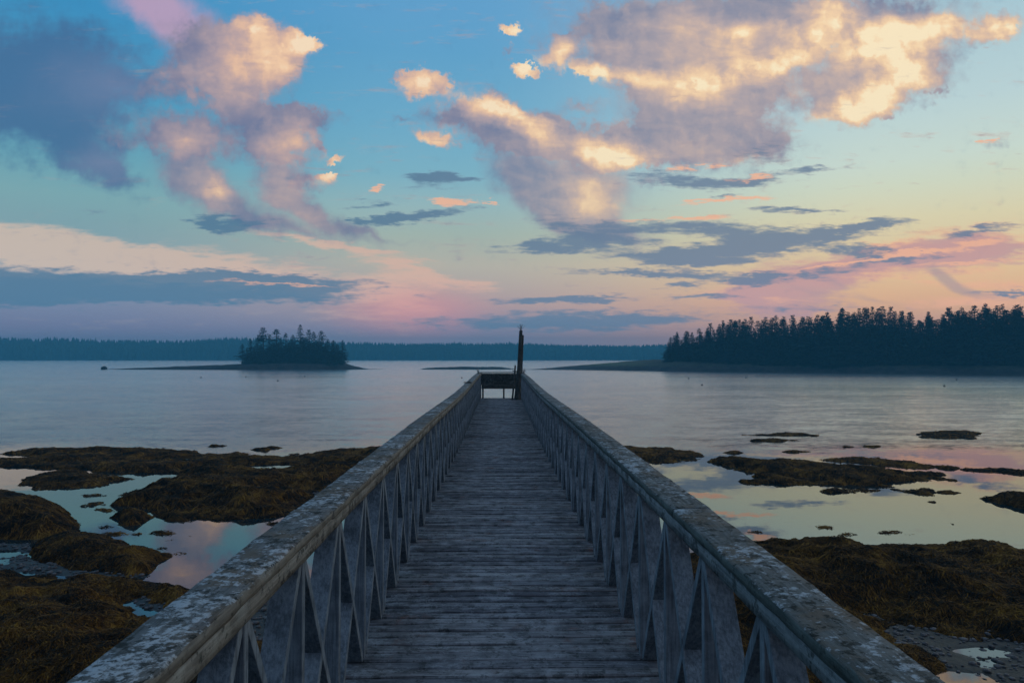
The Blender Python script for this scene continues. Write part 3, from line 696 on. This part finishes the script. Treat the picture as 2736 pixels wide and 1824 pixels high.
def rail_mesh(y0, y1, x0, x1, z0, z1, seed, name, mat, parent, rough=.003, step=.03, top_round=.006):
    """long timber with worn edges"""
    prof = [(x0, z0), (x0, (z0+z1)/2), (x0, z1-top_round), (x0+top_round, z1), (x0+(x1-x0)*.35, z1+.001), (x0+(x1-x0)*.65, z1+.001), (x1-top_round, z1), (x1, z1-top_round), (x1, (z0+z1)/2), (x1, z0)]
    ys = []; y = y0
    while y < y1: ys.append(y); y += step*(1+max(0,y)*.12)
    ys.append(y1); n = len(ys); m = len(prof); rr = np.random.default_rng(seed)
    ya = np.array(ys); V = np.zeros((n, m, 3))
    for j, (px, pz) in enumerate(prof):
        nx_ = fbm(ya*9, ya*0+j*3.3, 4, seed)*rough; nz_ = fbm(ya*9+50, ya*0+j*3.3, 4, seed+3)*rough
        V[:, j, 0] = px+nx_; V[:, j, 1] = ya; V[:, j, 2] = pz+nz_+np.array([sag(t) for t in ys])
    V = V.reshape(-1, 3); idx = np.arange(n*m).reshape(n, m)
    F = []
    for j in range(m):
        j2 = (j+1) % m
        F.append(np.stack([idx[:-1, j], idx[:-1, j2], idx[1:, j2], idx[1:, j]], -1))
    me = np_mesh(name, V, np.concatenate(F))
    bm = bmesh.new(); bm.from_mesh(me)
    bm.verts.ensure_lookup_table()
    bm.faces.new([bm.verts[i] for i in idx[0]]); bm.faces.new([bm.verts[i] for i in idx[-1]])
    bmesh.ops.recalc_face_normals(bm, faces=bm.faces); bm.to_mesh(me); bm.free()
    return link_mesh(name, me, mat, parent)

HT = .66                          # rail top below the eye
ZT = EYE-HT
def railing(side):
    s = -1 if side == 'L' else 1
    xi = XL if side == 'L' else XR
    # cap board and the bearer beneath it
    a, c_ = sorted((xi, xi+s*.165))
    joints = [-1.5, 3.05, 6.7, 10.3, 14.0, 17.6, 21.3, YEND+.02]
    root = None
    for k in range(len(joints)-1):
        dx = random.uniform(-.003,.003); dz = random.uniform(-.003,.002)
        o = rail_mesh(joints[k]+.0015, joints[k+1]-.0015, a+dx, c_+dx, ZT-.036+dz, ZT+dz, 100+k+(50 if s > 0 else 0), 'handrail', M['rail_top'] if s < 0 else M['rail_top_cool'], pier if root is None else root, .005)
        if root is None: root = o
    a, c_ = sorted((xi+s*.001, xi+s*.095))
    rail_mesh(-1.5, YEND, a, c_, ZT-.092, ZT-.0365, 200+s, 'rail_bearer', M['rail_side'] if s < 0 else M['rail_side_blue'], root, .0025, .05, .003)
    zb, zt = DECK, ZT-.092
    cx = xi+s*(.010+.0445)
    rest = MB(); cnt = 0
    postme = braceA = braceB = None
    for i in range(-1, NB+1):
        y = Y0+i*BAY
        if y > YEND-.1: break
        b = MB(); jx = random.uniform(-.003,.003)
        b.bar((cx+jx, y, zb-.16+sag(y)), (cx+jx, y, zt+sag(y)), .089, .036)
        b.build('post', M['post'], root, .002)
        if i < NB and y+BAY < YEND-.1:
            for q, (ya, yb) in enumerate(((y+.055, y+BAY-.02), (y+BAY-.055, y+.02))):
                # q=0: foot near the viewer and top far; q=1 the other diagonal
                ox = .0015 if q else -.0015
                jy = random.uniform(-.012, .012)
                pa = (cx+ox, ya+jy*0, zb+.004+sag(y)); pb = (cx+ox, yb+jy, zt-.002+sag(y))
                if cnt < 50:
                    b = MB(); b.bar(pa, pb, .084 if q else .087, .034); b.build('diagonal_brace', M['post'], root, .0015)
                else: rest.bar(pa, pb, .084 if q else .087, .034)
                cnt += 1
    o = rest.build('diagonal_brace', M['post'], root); o['kind'] = 'stuff'
    return root
railL = railing('L'); railR = railing('R')
# bench closing the end of the pier
bench = empty('bench', (0, YEND, DECK+sag(YEND)), parent=pier)
Wd = XR-XL
cxm = (XL+XR)/2
b = MB(); b.box((cxm, -.01, .955), (Wd+.30, .10, .035)); b.build('top_rail', M['dark_wood'], bench, .004)
b = MB(); b.box((cxm, .005, .80), (Wd+.18, .036, .235), jit=.003); b.box((cxm, .012, .60), (Wd+.18, .036, .22), jit=.003); b.build('backrest', M['dark_wood'], bench, .004)
b = MB(); b.box((cxm, -.31, .49), (Wd-.02, .13, .036), jit=.003); b.box((cxm, -.17, .49), (Wd-.02, .13, .036), jit=.003); b.box((cxm, -.05, .49), (Wd-.02, .10, .034), jit=.003)
b.box((cxm, -.36, .415), (Wd-.02, .034, .11)); b.build('seat', M['dark_wood'], bench, .004)
for x in (XL+.06, cxm+.115, XR-.06):
    b = MB(); b.box((x, -.31, .18), (.06, .06, .355)); b.build('leg', M['dark_wood'], bench, .003)

for x in (XL-.055, XR+.055):
    b = MB(); b.box((x, -.02, .46), (.09, .09, .93)); b.build('corner_post', M['dark_wood'], bench, .004)
# leaning mooring pile at the end on the right, in two joined timbers
def spikes(loc, r, n, h, parent=None, seed=0):
    rr = random.Random(seed); b = MB()
    b.tube([(0,0,0),(0,0,.02)], r, 10)
    for k in range(n):
        a = 2*math.pi*k/n+rr.uniform(-.2,.2); tilt = rr.uniform(.15,.75)
        b.tube([(0,0,.01), (math.sin(tilt)*math.cos(a)*h, math.sin(tilt)*math.sin(a)*h, math.cos(tilt)*h)], [.006,.003], 5)
    o = b.build('bird_spikes', M['metal'], parent, loc=loc); return o
def P1(zx, zy, Y): return at_y(1200+zx/4.9, 840+zy/4.9, Y)
PY = 25.9
p0 = P1(893, 1135, PY); p1 = P1(941, 212, PY); p0.z = DECK+.01
ptop2 = P1(960, 268, PY)
pile = empty('mooring_pile', p0)
tag(pile, 'tall leaning timber pile with steel bird spikes on top, rising above the right rail end', 'pile')
rel = lambda p: p-p0
pts = [rel(p0.lerp(p1, t)) for t in (-.02,.15,.3,.45,.6,.75,.9,1.0)]
b = MB(); b.tube(pts, [.13,.105,.085,.074,.068,.066,.064,.060], 14, lump=.035); b.build('main_timber', M['pile'], pile)
q0 = p0+Vector((.075,.07,0)); q1 = ptop2+Vector((.012,.07,0))
b = MB(); b.tube([rel(q0.lerp(q1, t)) for t in (0,.2,.4,.6,.8,1)], [.085,.065,.055,.052,.048,.045], 12, lump=.04); b.build('second_timber', M['pile'], pile)
sp = spikes(rel(p1)+Vector((0,0,.0)), .05, 14, .24, pile, 1)
# thin ladder rail leaning on the pile
lp0 = P1(826, 1132, PY-.2); lp1 = P1(866, 665, PY-.2); lp0.z = DECK+.02
lad = empty('leaning_pole', lp0)
tag(lad, 'thin weathered pole with a short rung leaning against the tall pile', 'pole')
b = MB(); b.tube([(0,0,0), (lp1-lp0)*.5+Vector((.01,0,0)), lp1-lp0], [.034,.032,.028], 8, lump=.05); b.build('shaft', M['pile'], lad)
rg = P1(846, 740, PY-.2)-lp0
b = MB(); b.bar(rg+Vector((-.05,0,.01)), rg+Vector((.14,.02,-.015)), .05, .03, Vector((0,1,0))); b.build('rung', M['pile'], lad)
o = spikes((XL-.08, 25.6, ZT+sag(25.6)+.003), .05, 12, .22, None, 3); tag(o, 'spray of steel bird spikes on the far end of the left handrail', 'bird spikes', 'bird spikes on the pier')
o = spikes((XR+.10, 25.4, ZT+sag(25.4)+.003), .05, 12, .22, None, 5); tag(o, 'spray of steel bird spikes on the right handrail just behind the tall pile', 'bird spikes', 'bird spikes on the pier')
b = MB(); b.box((0,0,.012), (.20,.09,.022), jit=.003); b.box((.03,0,.03), (.05,.06,.014))
o = b.build('wood_scrap', M['pile'], bevel=.003); o.location = (XL-.10, 17.8, ZT+sag(17.8)+.006); tag(o, 'small flat dark board lying across the left handrail near the far end', 'board')

# ---------------------------------------------------------------- islands and points
def land(name, outline_px, z_out, height_fn, cell, mat, label=None, cat=None, kind=None, seed=0, edge=1.5):
    poly = [tuple(p) for p in outline_px]
    P = np.array(poly); x0, y0 = P.min(0)-2; x1, y1 = P.max(0)+2
    gx = np.arange(x0, x1, cell); gy = np.arange(y0, y1, cell); X, Y = np.meshgrid(gx, gy)
    sd = poly_sd(X, Y, poly)+edge*fbm(X*.12, Y*.12, 4, seed)
    Z = height_fn(X, Y, sd)
    keep = (Z[:-1,:-1] > -.4)|(Z[1:,1:] > -.4)
    idx = np.arange(X.size).reshape(X.shape)
    F = np.stack([idx[:-1,:-1], idx[:-1,1:], idx[1:,1:], idx[1:,:-1]], -1)[keep]
    used = np.unique(F); remap = np.full(X.size, -1); remap[used] = np.arange(len(used))
    me = np_mesh(name, np.stack([X.ravel(), Y.ravel(), Z.ravel()], -1)[used], remap[F])
    return tag(link_mesh(name, me, mat), label, cat, None, kind)

def land_mat(grassy):
    m, T, bs = material('shore_land' if grassy else 'island_rock')
    co = T.n.new('ShaderNodeNewGeometry').outputs['Position']
    z = T.sep(co)[2]
    n = T.noise(co, .5, 5, .6)
    c = T.mix(T.smooth(n, .3, .7), (.018,.015,.012,1), (.055,.044,.036,1))
    hb = T.math('MULTIPLY_ADD', T.math('SUBTRACT', n, .5), 1.5, z)
    if grassy: c = T.mix(T.math('MULTIPLY', T.smooth(hb, 1.0, 1.8), T.smooth(T.sep(co)[0], 34, 52, 1, .25)), c, T.mix(T.smooth(T.noise(co, 1.4, 5), .35, .65), (.055,.08,.03,1), (.13,.15,.06,1)))
    else: c = T.mix(T.smooth(hb, 2.0, 2.6), c, (.03,.045,.02,1))
    T.l.new(c, bs.inputs['Base Color']); bs.inputs['Roughness'].default_value = .9; bump(T, bs, T.noise(co, 1.5, 6, .7), .8, .3)
    return m
M['land'] = land_mat(True); M['isle'] = land_mat(False)
def D2(xd, yd): p = at(xd*1.1633, yd*1.1633); return (p.x, p.y)

# left island: low rock spit, higher under the trees
IY = 244
ipx = lambda xd: at_y(xd*1.1633, 980, IY).x
il = [(ipx(205), IY+2), (ipx(290), IY-1.5), (ipx(420), IY-4), (ipx(560), IY-7), (ipx(700), IY-8), (ipx(800), IY-5), (ipx(830), IY-1), (ipx(880), IY+1), (ipx(830), IY+5), (ipx(760), IY+14), (ipx(600), IY+16), (ipx(450), IY+8), (ipx(300), IY+3)]
XA, XB = ipx(420), ipx(560)
def ih(X, Y, sd):
    base = np.clip((X-ipx(225))/(ipx(540)-ipx(225)), 0, 1)*1.5+.15+np.clip((X-ipx(540))/8, 0, 1)*.5
    base *= np.clip((ipx(850)-X)/10, .08, 1)
    return np.where(sd > 0, base*(1-np.exp(-sd*.7)), sd*.3)+np.where(sd > 0, .25*fbm(X*.5, Y*.5, 4, 3)*np.clip(base,0,1), 0)
land('island', il, 0, ih, .7, M['isle'], kind='structure', seed=3, edge=1.0)
b = MB(); ico = bmesh.new(); bmesh.ops.create_icosphere(ico, subdivisions=3, radius=1)
for v in ico.verts: v.co = v.co*(1+.18*math.sin(v.co.x*5+1)*math.cos(v.co.y*4))*1.0; v.co = Vector((v.co.x*.95, v.co.y*.8, v.co.z*.75))
me = bpy.data.meshes.new('boulder'); ico.to_mesh(me); ico.free()
o = link_mesh('boulder', me, M['rock']); o.location = (ipx(239), IY, .35); tag(o, 'single dark boulder standing at the tip of the low island spit', 'boulder')
# middle skerry
sk = [(ipx(965), 245), (ipx(1030), 243), (ipx(1120), 242), (ipx(1170), 243.5), (ipx(1200), 246), (ipx(1120), 249), (ipx(1030), 249)]
def skh(X, Y, sd): return np.where(sd > 0, 1.15*(1-np.exp(-sd*.45))+.25*fbm(X*.4, Y*.4, 4, 9), sd*.3)
land('skerry', sk, 0, skh, .5, M['isle'], 'low bare rock ledge awash between the wooded island and the pier end', 'rock ledge', None, seed=8, edge=.8)

# right point
pt = [D2(1185,848.5), D2(1260,849), D2(1380,850), D2(1530,852.5), D2(1700,854), D2(1900,856), D2(2100,859), D2(2352,862), D2(2700,866), (160,175), (160,300), (D2(2000,850)[0]+20, 300), (45,262), D2(1400,846.5), D2(1290,846.8)]
def pth(X, Y, sd):
    base = np.clip((X-D2(1200,849)[0])/42, 0.02, 1)*3.3
    return np.where(sd > 0, np.minimum(base*(1-np.exp(-sd*.22)), 9)+.15*fbm(X*.4, Y*.4, 4, 13)*np.clip(base, 0, 1), sd*.3)
land('wooded_point', pt, 0, pth, .9, M['land'], kind='structure', seed=12, edge=1.2)

# ---------------------------------------------------------------- spruces
def spruce(seed, h=12.0, w=2.3, bare=.15, top_bias=0.0, dens=1.0, gap=.0, droop=.28):
    rr = random.Random(seed); V = []; F = []
    z = h*bare; lev = 0
    while z < h*.985:
        t = (z-h*bare)/(h*(1-bare))
        prof = min(1.0, ((1-t)*1.35)**.75) if not top_bias else (.55+.45*math.sin(min(1,t*1.15)*math.pi))*(1-t*.55)
        if t > .95: prof *= .7
        r = w*max(.10, prof)*rr.choice((.75,.95,1.1,1.25))
        nb = int((5+4*(1-t))*dens); a00 = rr.uniform(0, 6.28); up = t > .7
        if up: nb = 7; r = w*max(.10, prof)*rr.uniform(.85,1.1)
        for k in range(nb):
            if rr.random() < gap*(.3 if up else 1): continue
            a = a00+2*math.pi*k/nb if up else rr.uniform(0, 2*math.pi); rl = r*(rr.uniform(.8,1.1) if up else rr.uniform(.55,1.15)); dz = -droop*rl*rr.uniform(.3,1.2)
            n = max(2, int(rl/.38))
            for j in range(n):
                f = (j+.6)/n; rad = rl*f; cx = math.cos(a)*rad; cy = math.sin(a)*rad; cz = z+dz*f+.12*f*f*rl+rr.uniform(-.2,.2)
                s = (.62-.20*f)*rr.uniform(.7,1.3)*(.45+.55*min(1,(1-t)*1.6))
                for q in range(3):
                    aa = a+rr.uniform(-1.1,1.1); tl = rr.uniform(-.7,.3)
                    d = Vector((math.cos(aa)*math.cos(tl), math.sin(aa)*math.cos(tl), math.sin(tl)))*s
                    sd = Vector((-math.sin(aa), math.cos(aa), rr.uniform(-.5,.5)))*s*.5
                    c0 = Vector((cx, cy, cz)); i = len(V)
                    V += [tuple(c0-sd*.6), tuple(c0+d*.6-sd), tuple(c0+d), tuple(c0+d*.6+sd)]
                    F.append((i, i+1, i+2, i+3))
        z += rr.uniform(.30,.62)*(1 if t < .8 else .75); lev += 1
    me = bpy.data.meshes.new('crown'); me.from_pydata(V, [], F); me.update(); me.materials.append(M['needles'])
    b = MB(); b.tube([(0,0,-.6),(0.05,0,h*.3),(0,.04,h*.7),(0,0,h*.99)], [h*.014+.04,h*.011+.03,h*.006+.02,.02], 7)
    tm = b.mesh('trunk'); tm.materials.append(M['bark'])
    return me, tm, h
SP = {
 'dense': [spruce(1, 12, 2.6, .04), spruce(2, 12, 2.3, .03), spruce(3, 12, 3.0, .06), spruce(4, 12, 2.2, .05, gap=.12)],
 'open': [spruce(11, 12, 2.2, .28, gap=.25, dens=.8), spruce(12, 12, 1.9, .35, gap=.25, dens=.8), spruce(13, 12, 2.3, .22, gap=.2)],
 'tuft': [spruce(21, 12, 1.5, .62, 1.0, .9), spruce(22, 12, 1.7, .5, 1.0, .8, gap=.2)],
 'bush': [spruce(31, 6, 2.2, .0, 1.0, 1.3), spruce(32, 6, 2.6, .0, .8, 1.2)]}
def tree(kind, i, x, y, z, h, label, group, cat='tree', wide=1.0):
    cm, tm, h0 = SP[kind][i % len(SP[kind])]
    e_ = empty('spruce_tree' if kind != 'bush' else 'shoreline_bush', (x, y, z), random.uniform(0, 6.28))
    s = h/h0; e_.scale = (s*wide, s*wide, s)
    c = bpy.data.objects.new('crown', cm); col.objects.link(c); c.parent = e_
    t = bpy.data.objects.new('trunk', tm); col.objects.link(t); t.parent = e_
    e_.rotation_euler[0] = random.gauss(0, .015); e_.rotation_euler[1] = random.gauss(0, .02)
    return tag(e_, label, cat, group)
# island trees: (x in photo/1.1633, top y, kind, depth offset, width, label)
GI = 'trees crowded on the small island'
isl = [(607,752,'tuft',0,1.1,'slim island spruce with a bare upper trunk and tufted crown, tallest of the left group'),
 (634,755,'open',2,1.2,'ragged island spruce just right of the slim tufted one'),(592,772,'dense',3,.9,None),(576,778,'open',-1,.9,None),
 (655,764,'open',0,.8,'thin pointed island spruce left of the middle'),(672,768,'open',3,.9,None),(620,768,'dense',5,.9,None),
 (690,745,'dense',0,.8,'tallest and fullest island spruce, just right of the middle'),(710,757,'dense',2,1.0,'broad spruce close behind the tallest island tree'),(722,762,'open',4,.9,None),
 (738,760,'dense',0,1.05,'rounded island spruce at the right shoulder of the clump'),(752,778,'dense',2,1.1,None),(765,788,'dense',4,1.1,None),
 (787,782,'dense',-1,1.0,'leaning bushy spruce at the right end of the island'),(776,792,'dense',1,1.2,None),(700,775,'open',-2,1.0,None),(645,778,'dense',-2,.9,None),(664,785,'open',-3,.9,None),
 (556,790,'open',0,1.1,'small sparse spruce at the left end of the island clump'),(568,798,'dense',2,1.3,None),(585,800,'dense',-3,1.4,None),(602,796,'dense',-3,1.3,None),(730,785,'dense',-3,1.2,None),(748,795,'dense',-3,1.3,None),
 (626,790,'dense',-4,1.2,None),(682,790,'open',-4,1.1,None),(716,792,'dense',-4,1.2,None)]
for i, (xd, yt, kd, dy, wd, lab) in enumerate(isl):
    Yt = IY+3+dy; p = at_y(xd*1.1633, yt*1.1633, Yt); zb = 1.9
    tree(kd, i, p.x, Yt, zb, (p.z-zb)/.985, lab or 'dark spruce crowded in the middle of the island clump', GI, wide=wd*1.5)
rr = random.Random(6)
for i in range(16):
    xd = 572+i*13.5+rr.uniform(-4,4); Yt = IY+rr.uniform(-2,4); yt = 778+abs(i-8.5)*2.0+rr.uniform(-8,10); p = at_y(xd*1.1633, yt*1.1633, Yt)
    tree('dense', i, p.x, Yt, 1.7, (p.z-1.7)/.985, 'dark spruce crowded in the middle of the island clump', GI, wide=1.6)
rr = random.Random(5)
for i in range(26):
    xd = 560+i*9+rr.uniform(-3,3); Yt = IY-3+rr.uniform(-1.5,3); p = at_y(xd*1.1633, 980, Yt)
    tree('bush', i, p.x, Yt, 1.4, rr.uniform(2.4,4.2), 'low dark bush under the island spruces', 'bushes along the foot of the island trees', 'bush')
# the wood on the right point: outline of tree tops in the photo
prof = [(1535,772),(1560,764),(1590,762),(1615,758),(1650,742),(1690,734),(1740,738),(1790,732),(1830,726),(1880,720),(1930,718),(1990,714),(2050,714),(2100,724),(2150,722),(2200,712),(2260,706),(2352,704),(2500,700),(2700,696)]
def top_at(xd):
    return float(np.interp(xd, [p[0] for p in prof], [p[1] for p in prof]))
GR = 'spruces of the wood on the right point'
rr = random.Random(9)
special = {1: 'small spruce standing out at the left tip of the right hand wood', 8: 'slender pointed spruce second from the left tip of the right hand wood'}
nt = 0
def ground(x, y):
    X = np.array([x]); Y = np.array([y]); sd = poly_sd(X, Y, pt); return float(pth(X, Y, sd)[0])
for row, (off, step, tall) in enumerate(((9, 17, .84), (13, 17, .93), (17, 19, .97), (21, 15, 1.0), (27, 24, 1.0))):
    xd = 1536+row*4
    while xd < 2440:
        sh = at(xd*1.1633, (852+(xd-1530)*.0125)*1.1633)
        k = off/ max(1, sh.length); x = sh.x*(1+k); y = sh.y*(1+k)+rr.uniform(-1.5,1.5)
        x += rr.uniform(-.6,.6)
        tp = top_at(xd)+rr.choice((-10,-5,-1,2,5,8,12,18))+(1-tall)*95
        p = at_y(xd*1.1633, tp*1.1633, y); g = ground(x, y)-.2
        h = (p.z-g)/.985
        if h > 2.5:
            kd = 'open' if rr.random() < .25 and row >= 2 else 'dense'
            nt += 1
            tree(kd, rr.randint(0,5), x, y, g, h, 'dark spruce in the close packed wood on the right point', GR, wide=rr.uniform(1.05,1.6)*(12/h)**.45 if h > 5 else 1.0)
        xd += step*rr.uniform(.7,1.3)
for i in range(60):
    xd = 1532+i*14+rr.uniform(-4,4); sh = at(xd*1.1633, (852+(xd-1530)*.0125)*1.1633); k = 6.5/sh.length
    x = sh.x*(1+k); y = sh.y*(1+k)+rr.uniform(-1,1)
    tree('bush', i, x, y, ground(x, y)-.3, rr.uniform(2.5,4.5), 'low dark bush at the foot of the wood on the right point', 'bushes along the edge of the right hand wood', 'bush')

# ---------------------------------------------------------------- far shore: one wooded ridge
def far_shore():
    V = []; F = []; rr = random.Random(3)
    topd = lambda xd: float(np.interp(xd, [-300,0,200,400,560,620,800,1000,1200,1350,1480,1600,2352,2700],[776,775,776,778,773,774,783,785,787,791,789,786,786,786]))
    for row in range(6):
        x = -720
        while x < 720:
            Y = 800+row*14+rr.uniform(-6,6)
            d = CR.transposed() @ Vector((x, Y, 0)); xd = (1368+FOC*d.x/-d.z)/1.1633
            tp = at_y(0, topd(xd)*1.1633, Y).z
            g = -1+row*2.0; h = (tp-g)*rr.uniform(.9,1.0)*(1+.05*math.sin(x*.021+1)+.03*math.sin(x*.07))*(.72+.07*row if row < 4 else 1.0)
            if rr.random() < .12: h *= 1.07
            r = rr.uniform(2.6,4.6); n0 = len(V); a0 = rr.uniform(0, 1)
            for lv, (zz, rk) in enumerate(((.0,1.0),(.45,.95),(.5,.6),(.72,.62),(.76,.35),(1.0,.02))):
                for k in range(5):
                    t = a0+2*math.pi*k/5; q = rk*r*rr.uniform(.8,1.2); V.append((x+q*math.cos(t), Y+q*math.sin(t), g+h*zz))
            for lv in range(5):
                for k in range(5): F.append((n0+lv*5+k, n0+lv*5+(k+1)%5, n0+(lv+1)*5+(k+1)%5, n0+(lv+1)*5+k))
            x += rr.uniform(1.8,3.6)
    return np_mesh('distant_forest', V, F)
tag(link_mesh('distant_forest', far_shore(), M['needles']), 'hazy blue wooded shore along the whole horizon', 'forest', None, 'stuff')
b = MB(); b.add([(-800,796,-.5),(800,796,-.5),(800,800,1.2),(-800,800,1.2),(800,900,16),(-800,900,16)], [(0,1,2,3),(3,2,4,5)])
tag(b.build('hills', M['rock']), kind='structure')

# ---------------------------------------------------------------- lobster floats on the bay
def float_mesh():
    b = MB()
    b.tube([(0,0,-.12),(0,0,-.05),(0,0,.08),(0,0,.2),(0,0,.26)], [.06,.13,.15,.12,.04], 12); body = b.mesh('body')
    b = MB(); b.tube([(0,0,.24),(.02,0,.36)], [.018,.014], 6); return body, b.mesh('stick')
fb, fs_ = float_mesh()
for px, py, lab in [(1840,1012,'small dark float left of the wood side pair, on open water right of the pier'),(1876,1029,'small dark float on the right water, nearest to the pier rail'),(1993,1010,'small dark float in front of the wood, second group from the pier'),
    (2556,1015,'small dark float near the right shore, the farther of two'),(2523,1032,'small dark float near the right shore, the nearer of two'),(537,1009,'small dark float below the left part of the island spit'),(657,1007,'small dark float straight below the island trees, left of centre'),
    (814,1006,'small dark float under the right part of the island'),(1234,1010,'small dark float just left of the pier end'),(742,1018,'small dark float below the island, the nearest to the viewer there')]:
    p = at(px, py); e_ = empty('fishing_float', (p.x, p.y, 0), random.uniform(0,6)); e_.rotation_euler[0] = .2; e_.scale = (1.1,1.1,.8)
    for me_, nm in ((fb,'body'),(fs_,'stick')):
        if not me_.materials: me_.materials.append(M['buoy'])
        c = bpy.data.objects.new(nm, me_); col.objects.link(c); c.parent = e_
    tag(e_, lab, 'float', 'floats scattered on the bay')

# ---------------------------------------------------------------- haze
hz = MB(); hz.box((0, 520, 15.6), (1840, 1200, 34.4))
m = bpy.data.materials.new('haze_air'); m.use_nodes = True; T = NT(m.node_tree); T.n.clear()
out = T.n.new('ShaderNodeOutputMaterial'); pv = T.n.new('ShaderNodeVolumePrincipled')
pv.inputs['Color'].default_value = (.17,.70,1.0,1); pv.inputs['Density'].default_value = .00108; pv.inputs['Anisotropy'].default_value = 0.0
T.l.new(pv.outputs[0], out.inputs['Volume'])
tag(hz.build('haze', m), kind='stuff')
print('trees', nt, 'objects', len(bpy.data.objects))
